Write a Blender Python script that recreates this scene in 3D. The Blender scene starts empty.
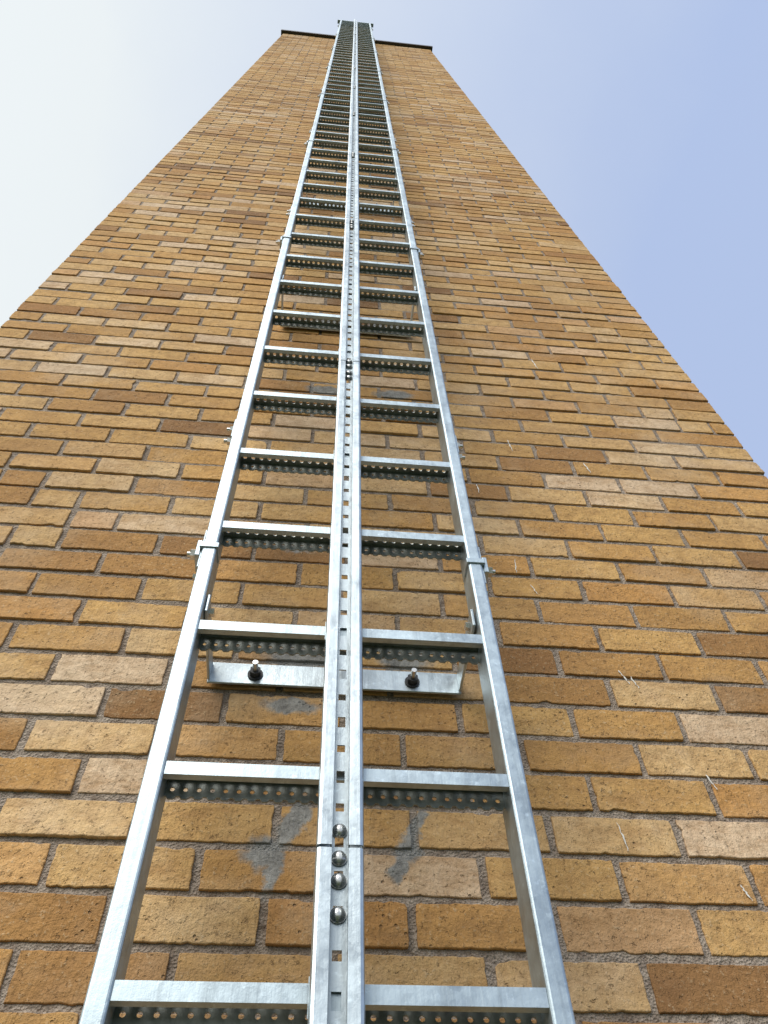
import bpy, bmesh, math, random
import numpy as np
from mathutils import Matrix, Vector
random.seed(31); rng=np.random.default_rng(7)
S=bpy.context.scene
H=1.6            # eye height above ground
DL=0.908         # ladder front plane
DW=1.10          # wall plane
CX=0.0475        # ladder centre
TX0,TX1=-1.08,1.26
TOP=14.72+H
S.view_settings.view_transform='Standard'; S.view_settings.look='None'; S.view_settings.exposure=0

# ---------- camera ----------
cam=bpy.data.cameras.new("camera"); co=bpy.data.objects.new("camera",cam); S.collection.objects.link(co)
f=800.0
Z=Vector((-27,555,-f)).normalized()
X=Vector((10186,-657.6,-f)); X=(X-Z*X.dot(Z)).normalized()
Y=Z.cross(X)
M=Matrix((X,Y,Z)).to_4x4(); M.translation=Vector((0,0,H)); co.matrix_world=M
cam.sensor_fit='VERTICAL'; cam.sensor_height=36; cam.lens=36*f/1024; cam.clip_start=0.05; cam.clip_end=5000
S.camera=co

# ---------- helpers ----------
def empty(name):
    o=bpy.data.objects.new(name,None); S.collection.objects.link(o); return o
def obj(name,me,parent=None,mat=None,loc=None):
    o=bpy.data.objects.new(name,me); S.collection.objects.link(o)
    if mat and not me.materials: me.materials.append(mat)
    if parent: o.parent=parent
    if loc: o.location=loc
    return o
def pymesh(name,v,fc):
    me=bpy.data.meshes.new(name); me.from_pydata([tuple(p) for p in v],[],fc); me.update(); return me
def boxes(name,lst):
    v=[];fc=[]
    for (x0,x1,y0,y1,z0,z1) in lst:
        b=len(v)
        v+=[(x0,y0,z0),(x1,y0,z0),(x1,y1,z0),(x0,y1,z0),(x0,y0,z1),(x1,y0,z1),(x1,y1,z1),(x0,y1,z1)]
        fc+=[(b,b+3,b+2,b+1),(b+4,b+5,b+6,b+7),(b,b+1,b+5,b+4),(b+1,b+2,b+6,b+5),(b+2,b+3,b+7,b+6),(b+3,b,b+4,b+7)]
    return pymesh(name,v,fc)
def bevel(o,w,seg=2):
    m=o.modifiers.new("b",'BEVEL'); m.width=w; m.segments=seg; m.limit_method='ANGLE'
class NT:
    def __init__(s,nt): s.nt=nt
    def n(s,t,**k):
        nd=s.nt.nodes.new(t)
        ins=k.pop('ins',{})
        for a,b in k.items(): setattr(nd,a,b)
        for a,b in ins.items():
            if isinstance(b,bpy.types.NodeSocket): s.nt.links.new(b,nd.inputs[a])
            else: nd.inputs[a].default_value=b
        return nd
    def link(s,a,b): s.nt.links.new(a,b)
    def math(s,op,a,b=0.0,clamp=False):
        return s.n('ShaderNodeMath',operation=op,use_clamp=clamp,ins={0:a,1:b}).outputs[0]
    def mix(s,fac,a,b,bt='MIX'):
        m=s.n('ShaderNodeMix',data_type='RGBA',blend_type=bt)
        for i,val in ((0,fac),(6,a),(7,b)):
            if isinstance(val,bpy.types.NodeSocket): s.nt.links.new(val,m.inputs[i])
            else: m.inputs[i].default_value=val if i==0 else tuple(val)+(1,) if len(val)==3 else val
        return m.outputs[2]
    def noise(s,vec,scale,detail=4,rough=.55,dim='3D'):
        return s.n('ShaderNodeTexNoise',ins={'Vector':vec,'Scale':scale,'Detail':detail,'Roughness':rough}).outputs['Fac']
    def mr(s,v,a,b,c=0.,d=1.):
        return s.n('ShaderNodeMapRange',ins={0:v,1:a,2:b,3:c,4:d}).outputs[0]
def newmat(name):
    m=bpy.data.materials.new(name); m.use_nodes=True
    nt=NT(m.node_tree); b=m.node_tree.nodes['Principled BSDF']; return m,nt,b

# ---------- smear mask (mortar repair smears around anchor holes) ----------
SM=[(-.052,.690,.030,.028,.0),(-.015,.735,.016,.060,.5),(-.035,.665,.012,.040,.3),(.164,.702,.018,.024,.2),(.180,.742,.012,.042,.3),(.150,.675,.012,.03,.5),(-.045,1.44,.038,.020,0),(.172,1.455,.042,.022,0),
    (-.02,1.095,.065,.034,0),(.18,1.105,.05,.034,0),(-.03,.975,.05,.016,0),(-.01,2.24,.06,.03,0),(.20,2.24,.06,.03,0),(.0,2.8,.07,.04,0),(.2,2.8,.07,.04,0)]
def smear(nt,pos):
    nz=nt.n('ShaderNodeTexNoise',ins={'Vector':pos,'Scale':38.,'Detail':4.,'Roughness':.6})
    off=nt.n('ShaderNodeVectorMath',operation='SUBTRACT',ins={0:nz.outputs['Color'],1:(.5,.5,.5)}).outputs[0]
    off=nt.n('ShaderNodeVectorMath',operation='MULTIPLY',ins={0:off,1:(.045,0,.045)}).outputs[0]
    p=nt.n('ShaderNodeVectorMath',operation='ADD',ins={0:pos,1:off}).outputs[0]
    tot=None
    for (x,z,sx,sz,an) in SM:
        d=nt.n('ShaderNodeVectorMath',operation='SUBTRACT',ins={0:p,1:(x,DW,z+H)}).outputs[0]
        if an: d=nt.n('ShaderNodeVectorRotate',rotation_type='Y_AXIS',ins={'Vector':d,'Angle':-an}).outputs[0]
        d=nt.n('ShaderNodeVectorMath',operation='MULTIPLY',ins={0:d,1:(1/sx,2.,1/sz)}).outputs[0]
        l=nt.n('ShaderNodeVectorMath',operation='LENGTH',ins={0:d}).outputs['Value']
        m=nt.mr(l,1.25,.75)
        tot=m if tot is None else nt.math('MAXIMUM',tot,m)
    return tot

# ---------- brick material ----------
mb,nt,b=newmat("yellow_brick")
pos=nt.n('ShaderNodeNewGeometry').outputs['Position']
at=nt.n('ShaderNodeAttribute',attribute_name="bc")
sep=nt.n('ShaderNodeSeparateColor',ins={0:at.outputs['Color']})
r,g,bl=sep.outputs[0],sep.outputs[1],sep.outputs[2]
offs=nt.n('ShaderNodeVectorMath',operation='SCALE',ins={0:at.outputs['Color'],'Scale':37.}).outputs[0]
pp=nt.n('ShaderNodeVectorMath',operation='ADD',ins={0:pos,1:offs}).outputs[0]
n1=nt.noise(pp,9.,5,.6)
rr=nt.math('ADD',r,nt.math('MULTIPLY',nt.math('SUBTRACT',n1,.5),.42))
cr=nt.n('ShaderNodeValToRGB'); nt.link(rr,cr.inputs[0])
e=cr.color_ramp.elements
stops=[(0,(.26,.13,.05)),(.18,(.45,.235,.08)),(.4,(.60,.335,.11)),(.62,(.69,.42,.155)),(.82,(.75,.50,.24)),(1,(.76,.56,.37))]
e[0].position=0;e[0].color=stops[0][1]+(1,); e[1].position=1; e[1].color=stops[-1][1]+(1,)
for p_,c_ in stops[1:-1]:
    q=e.new(p_); q.color=c_+(1,)
col=cr.outputs[0]
col=nt.mix(nt.mr(g,.78,.95,0,.5),col,(.62,.30,.09))
n2=nt.noise(pp,45.,5,.7)
col=nt.mix(nt.mr(n2,.35,.58,.42,0.),col,(.27,.14,.05))
n3=nt.noise(pp,160.,3,.7)
col=nt.mix(nt.mr(n3,.58,.70,0,.45),col,(.78,.62,.40))
# dark specks
n4=nt.noise(pp,120.,3,.8)
col=nt.mix(nt.mr(n4,.60,.70,0,.55),col,(.16,.085,.04))
vo=nt.n('ShaderNodeTexVoronoi',ins={'Vector':pp,'Scale':75.}); 
pit=nt.mr(vo.outputs['Distance'],.08,.20,1,0)
pitm=nt.math('MULTIPLY',pit,nt.mr(nt.noise(pp,14.,2),.54,.66))
col=nt.mix(nt.math('MULTIPLY',pitm,.7),col,(.12,.065,.035))
n5=nt.noise(nt.n('ShaderNodeVectorMath',operation='MULTIPLY',ins={0:pp,1:(14,14,50)}).outputs[0],1.,4,.65)
col=nt.mix(nt.mr(n5,.50,.72,0,.5),col,(.38,.20,.075))
wn=nt.noise(nt.n('ShaderNodeVectorMath',operation='MULTIPLY',ins={0:pos,1:(1.6,1.6,.55)}).outputs[0],1.3,5,.65)
col=nt.mix(nt.mr(wn,.42,.75,0,.40),col,(.28,.155,.065))
bn=nt.noise(pos,3.1,4,.7)
col=nt.mix(nt.mr(bn,.52,.8,0,.40),col,(.74,.60,.42))
zz_=nt.noise(nt.n('ShaderNodeVectorMath',operation='MULTIPLY',ins={0:pos,1:(.9,.9,5.5)}).outputs[0],1.,4,.6)
col=nt.mix(nt.mr(zz_,.48,.72,0,.38),col,(.28,.155,.07))
sm=smear(nt,pos)
col=nt.mix(nt.math('MULTIPLY',sm,.92),col,nt.mix(nt.mr(n2,.35,.65),(.17,.175,.17),(.34,.345,.33)))
nt.link(col,b.inputs['Base Color']); b.inputs['Roughness'].default_value=.85; b.inputs['Specular IOR Level'].default_value=.25
drag=nt.noise(nt.n('ShaderNodeVectorMath',operation='MULTIPLY',ins={0:pp,1:(220,220,30)}).outputs[0],1.,3,.6)
h=nt.math('ADD',nt.math('MULTIPLY',n2,1.0),nt.math('MULTIPLY',drag,.35))
h=nt.math('ADD',h,nt.math('MULTIPLY',n3,.45))
h=nt.math('SUBTRACT',h,nt.math('MULTIPLY',pitm,.7))
h=nt.math('SUBTRACT',h,nt.math('MULTIPLY',nt.mr(n4,.60,.70),.35))
h=nt.math('ADD',h,nt.math('MULTIPLY',n1,.7))
bp=nt.n('ShaderNodeBump',ins={'Height':h,'Distance':.0045,'Strength':1.}); nt.link(bp.outputs[0],b.inputs['Normal'])

# ---------- mortar ----------
mm,nt,b=newmat("mortar")
pos=nt.n('ShaderNodeNewGeometry').outputs['Position']
n1=nt.noise(pos,60.,6,.75); n2=nt.noise(pos,3.,3)
v=nt.n('ShaderNodeTexVoronoi',ins={'Vector':pos,'Scale':260.}).outputs['Distance']
col=nt.mix(nt.mr(n1,.32,.68),(.18,.13,.095),(.56,.47,.38))
col=nt.mix(nt.mr(n2,.4,.7,0,.35),col,(.22,.16,.115))
col=nt.mix(nt.math('MULTIPLY',smear(nt,pos),.85),col,(.29,.295,.28))
nt.link(col,b.inputs['Base Color']); b.inputs['Roughness'].default_value=.95
h=nt.math('ADD',nt.math('MULTIPLY',n1,1.),nt.math('MULTIPLY',v,.5))
bp=nt.n('ShaderNodeBump',ins={'Height':h,'Distance':.008,'Strength':1.}); nt.link(bp.outputs[0],b.inputs['Normal'])

# ---------- galvanised ----------
def galv(name,base,rough,metal=.75):
    m,nt,b=newmat(name)
    pos=nt.n('ShaderNodeNewGeometry').outputs['Position']
    v=nt.n('ShaderNodeTexVoronoi',ins={'Vector':pos,'Scale':110.})
    sp=nt.n('ShaderNodeSeparateColor',ins={0:v.outputs['Color']}).outputs[0]
    n=nt.noise(pos,14.,6,.7)
    st=nt.noise(nt.n('ShaderNodeVectorMath',operation='MULTIPLY',ins={0:pos,1:(60,60,3)}).outputs[0],1.,4,.65)
    sc=nt.noise(pos,55.,4,.75)
    a=tuple(c*.60 for c in base)
    col=nt.mix(nt.mr(n,.3,.7),a,base)
    col=nt.mix(nt.math('MULTIPLY',sp,.20),col,tuple(min(1,c*1.25) for c in base))
    col=nt.mix(nt.mr(st,.52,.72,0,.5),col,tuple(c*.46 for c in base))
    col=nt.mix(nt.mr(sc,.58,.70,0,.5),col,tuple(min(1,c*1.35) for c in base))
    nt.link(col,b.inputs['Base Color']); b.inputs['Metallic'].default_value=metal
    rg=nt.math('ADD',nt.mr(n,.3,.7,rough-.08,rough+.12),nt.math('MULTIPLY',sp,.08)); nt.link(rg,b.inputs['Roughness'])
    bp=nt.n('ShaderNodeBump',ins={'Height':nt.math('ADD',n,nt.math('MULTIPLY',st,.3)),'Distance':.0015,'Strength':.7}); nt.link(bp.outputs[0],b.inputs['Normal'])
    return m
mg=galv("galvanised_steel",(.51,.60,.65),.38,.85)
mg2=galv("galvanised_steel_bright",(.59,.67,.71),.34,.85)
mtread=galv("galvanised_steel_shaded",(.37,.40,.38),.42,.6)  # darker steel: shade inside the rung channel put into the colour
mbolt=galv("bolt_steel",(.82,.81,.78),.22,.85)
def plain(name,c,rough=.7,metal=0,sc=30.):
    m,nt,b=newmat(name); pos=nt.n('ShaderNodeNewGeometry').outputs['Position']
    n=nt.noise(pos,sc,5,.65)
    nt.link(nt.mix(nt.mr(n,.3,.7),tuple(x*.7 for x in c),tuple(x*1.2 for x in c)),b.inputs['Base Color'])
    b.inputs['Roughness'].default_value=rough; b.inputs['Metallic'].default_value=metal; return m
mdark=plain("dark_metal_flashing",(.045,.035,.03),.6)
mblk=plain("dark_washer",(.03,.03,.032),.5)
mlime=plain("lime_streak",(.76,.74,.68),.9,0,120.)

# ---------- tower ----------
tower=empty("brick_chimney_tower")
TY0,TY1=DW,DW+2.34
RC=.0040
obj("mortar_core",boxes("mortar_core",[(TX0+RC,TX1-RC,TY0+RC,TY1-RC,0,TOP-.01)]),tower,mm)
C=.0757; J=.0118
zoff=(.6255+H)%C
LS,LH=.197,.093
V=[];F=[];COL=[]
JT={}
def addbrick(fn,u0,u1,z0,z1,dep,lod,colr):
    base=len(V)
    out=random.gauss(0,.0009)
    tz=random.gauss(0,.0008); tu=random.gauss(0,.0007)
    L=u1-u0; h=z1-z0
    if lod:
        nx=max(6,int(L/.008)); nz=7
        per=[]
        for i in range(nx): per.append((i/nx,0))
        for i in range(nz): per.append((1,i/nz))
        for i in range(nx): per.append((1-i/nx,1))
        for i in range(nz): per.append((0,1-i/nz))
        n=len(per)
        ph=[random.uniform(0,6.28) for _ in range(4)]
        chip=random.randrange(n) if random.random()<.35 else -9
        rings=[]
        for k,(ins,w) in enumerate(((0,-.012),(0.0,-.0012),(.0006,-.0004),(.0014,0))):
            ring=[]
            for j,(a,c) in enumerate(per):
                uu=u0+a*L; zz=z0+c*h
                corner=(a in(0,1)) and (c in(0,1))
                cr_=.0004 if corner else 0
                du=(1 if a==0 else -1 if a==1 else 0); dz=(1 if c==0 else -1 if c==1 else 0)
                if k==0:
                    JT[j]=max(-.0008,random.gauss(0,.00045))+ (random.uniform(.0008,.002) if random.random()<.06 else 0)+.0004*math.sin(a*9+ph[0]+c*3)
                    if abs(j-chip)<=1: JT[j]+=random.uniform(.001,.005)
                jit=JT[j]
                uu+=du*(ins+cr_+jit); zz+=dz*(ins+cr_+jit)
                ww=w+out+ (tu*(a-.5)*2+tz*(c-.5)*2 if k else 0)
                ring.append(len(V)); V.append(fn(uu,ww,zz))
            rings.append(ring)
        JT.clear()
        for k in range(3):
            for j in range(n):
                j2=(j+1)%n
                F.append((rings[k][j],rings[k][j2],rings[k+1][j2],rings[k+1][j]))
        F.append(tuple(rings[3]))
    else:
        i=.0018
        for (a,w) in ((0,-dep),(0,-.0014),(i,0)):
            for (uu,zz) in ((u0+a,z0+a),(u1-a,z0+a),(u1-a,z1-a),(u0+a,z1-a)):
                V.append(fn(uu,w+out,zz))
        for k in range(2):
            for j in range(4):
                j2=(j+1)%4; q=base+k*4
                F.append((q+j,q+j2,q+4+j2,q+4+j))
        F.append((base+8,base+9,base+10,base+11))
    COL.extend([colr]*(len(V)-base))
def course(fn,a,bb,z,lodf,dep,prev):
    u=a; first=True; joints=[]
    rowtone=random.gauss(0,.065)
    if random.random()<.10: rowtone-=.18
    while u<bb-.02:
        L=LH if random.random()<.42 else LS
        L+=random.gauss(0,.0028)
        if first and random.random()<.5: L=LH
        e_=u+L
        for p in prev:
            if abs(e_-p)<.028:
                L=LH if L>.15 else LS; e_=u+L; break
        if bb-e_<.06: e_=bb
        first=False
        if e_>bb: e_=bb
        t=.05+.95*random.betavariate(2.3,1.8)+rowtone
        if random.random()<.10: t+=.4
        if random.random()<.09: t-=.32
        c=(min(1.05,max(0,t)),random.random(),random.random(),1)
        jz=random.gauss(0,.0008)
        addbrick(fn,u,e_,z+J/2+jz,z+C-J/2+jz+random.gauss(0,.0006),dep,lodf,c)
        joints.append(e_); u=e_+J+random.gauss(0,.001)
    return joints
def mkmesh(name):
    global V,F,COL
    me=pymesh(name,V,F)
    ca=me.color_attributes.new("bc",'FLOAT_COLOR','POINT')
    ca.data.foreach_set('color',np.array(COL,dtype=np.float32).ravel())
    V=[];F=[];COL=[]
    return obj(name,me,tower,mb)
nc=int((TOP-zoff)/C)
prev=[]
for k in range(nc):
    z=zoff+k*C
    lod = (H+.2<z<H+5)
    prev=course(lambda u,w,zz:(u,TY0-w,zz),TX0,TX1,z,lod,.06,prev)
mkmesh("front_wall")
for nm,fn in (("left_wall",lambda u,w,zz:(TX0-w,-u,zz)),("right_wall",lambda u,w,zz:(TX1+w,u,zz)),("rear_wall",lambda u,w,zz:(-u,TY1+w,zz))):
    prev=[]
    for k in range(nc):
        z=zoff+k*C
        if nm=="left_wall": a,c=-(TY1-.07-J),-(TY0+.06+J)
        elif nm=="right_wall": a,c=TY0+.06+J,TY1-.07-J
        else: a,c=-TX1,-TX0
        prev=course(fn,a,c,z,False,.06,prev)
    mkmesh(nm)
cap=obj("coping_flashing",boxes("coping",[(TX0-.035,TX1+.035,TY0-.045,TY1+.05,TOP-.02,TOP+.10)]),tower,mdark)
V2=[];F2=[]
def streak(x,z,L,w,lean):
    n=9; b0=len(V2)
    for i in range(n+1):
        t=i/n
        ww=w*(.35+.65*math.sin(math.pi*min(1,t*.9+.08)))*random.uniform(.3,1.2)
        xx=x+lean*L*t+random.gauss(0,.0008); zz=z-L*t
        V2.append((xx-ww/2,TY0-.0026,zz)); V2.append((xx+ww/2,TY0-.0026,zz))
    for i in range(n): F2.append((b0+2*i,b0+2*i+2,b0+2*i+3,b0+2*i+1))
for (x,z,L,w,l) in [(.45,1.44,.05,.0030,-.1),(.47,1.35,.03,.0028,.3),(.60,1.10,.035,.0035,.4),(.62,1.085,.03,.0035,.3),
    (.69,.86,.03,.003,.3),(.505,.76,.05,.0025,.1),(.67,.66,.025,.003,.3),(.40,1.75,.04,.0035,0),(.52,2.0,.06,.004,.1),(.36,2.3,.08,.005,0),
    (.72,1.9,.05,.004,.2),(.7,2.6,.08,.005,.1),(.34,2.9,.1,.006,0)]:
    streak(x,z+H,L,w,l)
obj("lime_streaks",pymesh("lime_streaks",V2,F2),tower,mlime)

# ---------- ladder ----------
lad=empty("fixed_access_ladder")
HI=.2325; RW=.026; RD=.058
ZB=.35; ZT=16.05+H
joints=[1.176+H+1.96*i for i in range(8)]
edges=[ZB]+[j for j in joints if j<ZT-.3]+[ZT]
for s,(xa,xb) in (("left",(CX-HI-RW,CX-HI)),("right",(CX+HI,CX+HI+RW))):
    bx=[(xa,xb,DL,DL+RD,a+.0012,b_-.0012) for a,b_ in zip(edges[:-1],edges[1:])]
    o=obj("stile_"+s,boxes("stile",bx),lad,mg); bevel(o,.004,3)
def plate(v,fc,o,U,W,n,sp,width,hc,hr,sides=8,rect=None):
    o=Vector(o);U=Vector(U);W=Vector(W)
    for i in range(n):
        u0=i*sp; b0=len(v)
        outer=[(u0,0),(u0+sp/2,0),(u0+sp,0),(u0+sp,hc),(u0+sp,width),(u0+sp/2,width),(u0,width),(u0,hc)]
        cxx=u0+sp/2
        if rect:
            rw,rh=rect[i%len(rect)]
            inner=[(cxx-rw,hc-rh),(cxx,hc-rh),(cxx+rw,hc-rh),(cxx+rw,hc),(cxx+rw,hc+rh),(cxx,hc+rh),(cxx-rw,hc+rh),(cxx-rw,hc)]
        else:
            inner=[(cxx+hr*math.cos(t),hc+hr*math.sin(t)) for t in [math.radians(225+45*k) for k in range(8)]]
        for (a,c) in outer+inner: v.append(tuple(o+U*a+W*c))
        for k in range(8):
            k2=(k+1)%8
            fc.append((b0+k,b0+k2,b0+8+k2,b0+8+k))
# rung: downward channel, bright front flange, punched + serrated tread
RF,RB,RDp=.019,.028,.036
n=26; sp=2*HI/n
x0=-HI
v=[];fc=[]
v+=[(x0,0,0),(-x0,0,0),(-x0,0,-RF),(x0,0,-RF)]; fc.append((0,1,2,3))
v+=[(x0,0,-RF),(-x0,0,-RF),(-x0,.009,-RF-.001),(x0,.009,-RF-.001)]; fc.append((4,5,6,7))
nfront=len(fc)
plate(v,fc,(x0,0,0),(1,0,0),(0,1,0),n,sp,RDp,RDp*.62,.0046)
plate(v,fc,(x0,RDp,-RB),(1,0,0),(0,0,1),n,sp,RB,RB*.38,.0034)
for i in range(n):
    b0=len(v); a=x0+i*sp
    v+=[(a+sp*.12,RDp,-RB),(a+sp*.3,RDp-.001,-RB-.005),(a+sp*.7,RDp-.001,-RB-.005),(a+sp*.88,RDp,-RB)]; fc.append((b0,b0+1,b0+2,b0+3))
rm=pymesh("rung",v,fc); rm.materials.append(mg); rm.materials.append(mtread)
for i,p in enumerate(rm.polygons): p.material_index=0 if i<nfront else 1
bm=bmesh.new(); bm.from_mesh(rm); bmesh.ops.remove_doubles(bm,verts=bm.verts,dist=1e-5); bmesh.ops.recalc_face_normals(bm,faces=bm.faces); bm.to_mesh(rm); bm.free()
k=0; z=.420+H-.28*5
while z<ZT-.02:
    if z>ZB+.05:
        k+=1
        o=obj("rung_%d"%k,rm,lad,None,(CX,DL+.004+random.gauss(0,.0006),z))
        m=o.modifiers.new("s",'SOLIDIFY'); m.thickness=.0022; m.offset=0
    z+=.28
# guide rail (fall arrest)
GX0,GX1=.021,.076; GB=.902; GF=.874; lipL=.0165; SPG=.28/6; NS=30
v=[];fc=[]
W_=GX1-GX0
def quad(a,b_,c,d):
    i=len(v); v.extend([a,b_,c,d]); fc.append((i,i+1,i+2,i+3))
Lg=SPG*NS
plate(v,fc,(GX1,GB,0.0),(0,0,1),(-1,0,0),NS,SPG,W_,W_*.5,0,rect=[(.0095,.0055),(.0060,.0055)])
rad=.004
prof=[(GX0,GB),(GX0,GF+rad),(GX0+rad*.3,GF+rad*.3),(GX0+rad,GF),(GX0+lipL,GF),(GX0+lipL,GF+.006)]
prof2=[(GX0+GX1-a,c) for a,c in prof]
for pr in (prof,prof2):
    for (a,c),(a2,c2) in zip(pr[:-1],pr[1:]):
        quad((a,c,0),(a2,c2,0),(a2,c2,Lg-.004),(a,c,Lg-.004))
gm=pymesh("guide",v,fc); bm=bmesh.new(); bm.from_mesh(gm); bmesh.ops.remove_doubles(bm,verts=bm.verts,dist=1e-5); bm.to_mesh(gm); bm.free()
bmb=bmesh.new()
def cyl(bm,c,r,d,axis,seg=16,r2=None):
    R={'x':Matrix.Rotation(math.pi/2,4,'Y'),'y':Matrix.Rotation(math.pi/2,4,'X'),'z':Matrix.Identity(4)}[axis]
    bmesh.ops.create_cone(bm,cap_ends=True,segments=seg,radius1=r,radius2=r if r2 is None else r2,depth=d,matrix=Matrix.Translation(c)@R)
def domehead(bm,c,r):
    bmesh.ops.create_uvsphere(bm,u_segments=20,v_segments=12,radius=r,matrix=Matrix.Translation(c)@Matrix.Diagonal((1,.6,1,1)))
gs=.56+H
i=0; zz=gs-1.4
while zz<ZT-.3:
    i+=1
    o=obj("guide_rail_%d"%i,gm,lad,mg2,(0,0,zz+.002)); m=o.modifiers.new("s",'SOLIDIFY'); m.thickness=.0024; m.offset=0
    for dz in (-.070,-.029,.0,.037) if i==2 else (-.05,-.02,.02,.05):
        zz2=zz+dz
        domehead(bmb,Vector(((GX0+GX1)/2,GB-.004,zz2)),.0092)
        cyl(bmb,Vector(((GX0+GX1)/2,GB-.0025,zz2)),.0099,.002,'y',20)
    zz+=Lg
cl=[]
for q in range(0,58):
    zr=.415+H-.28*4+q*.28
    if zr>ZT-.1: break
    if q%2==0: cl.append((GX0-.002,GX1+.002,GB+.0025,GB+.0035,zr-.032,zr+.010))
o=obj("guide_rail_clamps",boxes("cl",cl),lad,mg)
sl=[];
def add_hex(c,r,d,axis): cyl(bmb,c,r,d,axis,6)
for j in joints:
    for s in (-1,1):
        xo=CX+s*(HI+RW)
        sl.append((min(xo,xo+s*.0035),max(xo,xo+s*.0035),DL+.006,DL+RD-.004,j-.055,j+.055))
        sl.append((min(xo-s*(RW+.003),xo+s*.0055),max(xo-s*(RW+.003),xo+s*.0055),DL-.003,DL+RD*.6,j-.007,j+.007))
        sl.append((min(xo+s*.0035,xo+s*.012),max(xo+s*.0035,xo+s*.012),DL+.004,DL+.046,j-.024,j+.020))
        add_hex(Vector((xo+s*.017,DL+.022,j-.002)),.011,.011,'x'); cyl(bmb,Vector((xo+s*.024,DL+.022,j-.002)),.005,.010,'x')
        add_hex(Vector((xo+s*.008,DL+.040,j-.045)),.007,.008,'x')
jb=[1.635+H+1.96*i for i in range(7)]
for j in jb:
    for s in (-1,1):
        xo=CX+s*(HI+RW)
        sl.append((min(xo,xo+s*.004),max(xo,xo+s*.004),DL+.008,DL+RD-.002,j-.04,j+.04))
        for dz in (-.028,.026):
            add_hex(Vector((xo+s*.008,DL+.030,j+dz)),.010,.010,'x'); cyl(bmb,Vector((xo+s*.015,DL+.030,j+dz)),.005,.012,'x')
o=obj("stile_splices",boxes("sp",sl),lad,mg); bevel(o,.001,1)
br=[];wash=bmesh.new()
BZ=[1.035+H-1.68]+[1.035+H+1.68*i for i in range(9)]
for zb in BZ:
    xl,xr=CX-HI+.001,CX+HI-.003
    yb=TY0-.014
    br.append((xl,xr,yb,yb+.005,zb-.026,zb+.024))
    br.append((xl,xr,yb+.005,yb+.013,zb+.019,zb+.024))
    for s,xx in ((1,xl),(-1,xr)):
        a=xx; c=xx+s*.005
        br.append((min(a,c),max(a,c),DL+.012,yb-.0005,zb-.022,zb+.020))
        add_hex(Vector((xx+s*.009,DL+.036,zb)),.008,.008,'x')
    for xb_ in (-.10,.187):
        cyl(wash,Vector((xb_,yb-.0015,zb-.004)),.014,.003,'y',20)
        cyl(bmb,Vector((xb_,yb-.020,zb-.004)),.005,.026,'y')
        cyl(wash,Vector((xb_,yb-.009,zb-.004)),.0105,.010,'y',6)
o=obj("wall_brackets",boxes("br",br),lad,mg2); bevel(o,.0012,1)
wm=bpy.data.meshes.new("washers"); wash.to_mesh(wm); obj("anchor_washers",wm,lad,mblk)
bmm=bpy.data.meshes.new("bolts"); bmb.to_mesh(bmm); o=obj("bolts",bmm,lad,mbolt)
for p in bmm.polygons: p.use_smooth=True
m=o.modifiers.new("e",'EDGE_SPLIT'); m.split_angle=math.radians(40)
hd=[(CX-HI-RW-.05,CX+HI+RW+.05,DL+.002,DL+.06,ZT+.001,ZT+.07)]
for s in (-1,1):
    xo=CX+s*(HI+RW+.012)
    hd.append((xo-.012,xo+.012,DL+.06,TY0+.9,ZT-.03,ZT+.0))
    hd.append((xo-.012,xo+.012,TY0+.88,TY0+.904,TOP+.1,ZT-.031))
o=obj("ladder_head",boxes("hd",hd),lad,mg); bevel(o,.003,2)

# ---------- ground ----------
gmt,nt,b=newmat("grass")
pos=nt.n('ShaderNodeNewGeometry').outputs['Position']
n1=nt.noise(pos,1.2,6,.7); n2=nt.noise(pos,40.,4,.7)
col=nt.mix(nt.mr(n1,.3,.7),(.045,.075,.02),(.10,.13,.04)); col=nt.mix(nt.mr(n2,.4,.7,0,.6),col,(.03,.05,.012))
nt.link(col,b.inputs['Base Color']); b.inputs['Roughness'].default_value=.95
bp=nt.n('ShaderNodeBump',ins={'Height':n2,'Distance':.05}); nt.link(bp.outputs[0],b.inputs['Normal'])
obj("ground",pymesh("ground",[(-1500,-1500,0),(1500,-1500,0),(1500,1500,0),(-1500,1500,0)],[(0,1,2,3)]),None,gmt)
pv=plain("paving_concrete",(.30,.29,.27),.9,0,8.)
obj("pavement",boxes("pavement",[(TX0-1.2,TX1+1.2,TY0-.6,TY1+1.2,-.05,.04)]),None,pv)

# ---------- light ----------
sd=Vector((-.42,-.60,.72)).normalized()
el=math.asin(sd.z); az=math.atan2(sd.x,sd.y)
sun=bpy.data.lights.new("sun",'SUN'); sun.energy=3.0; sun.angle=math.radians(45); sun.color=(1,.96,.90)
so=bpy.data.objects.new("sun",sun); S.collection.objects.link(so); so.rotation_euler=sd.to_track_quat('Z','Y').to_euler()
w=bpy.data.worlds.new("World"); S.world=w; w.use_nodes=True; nt=NT(w.node_tree)
bg=w.node_tree.nodes['Background']
sky=nt.n('ShaderNodeTexSky',sky_type='NISHITA',sun_disc=False,sun_elevation=el,sun_rotation=az,air_density=1.,dust_density=2.5,ozone_density=1.5)
gen=nt.n('ShaderNodeTexCoord').outputs['Generated']
cn=nt.noise(gen,1.8,6,.55)
bias=nt.n('ShaderNodeVectorMath',operation='DOT_PRODUCT',ins={0:gen,1:(-1.,-.1,-.1)}).outputs['Value']
t=nt.math('ADD',bias,nt.math('MULTIPLY',nt.math('SUBTRACT',cn,.5),.38))
mask=nt.mr(t,-.48,.16,.0,1.)
haze=nt.mix(mask,(3.5,4.3,6.2),(5.9,6.25,6.35))
colr=nt.mix(nt.mr(t,-.4,.3,.80,.96),sky.outputs[0],haze)
nt.link(colr,bg.inputs[0]); bg.inputs[1].default_value=.15
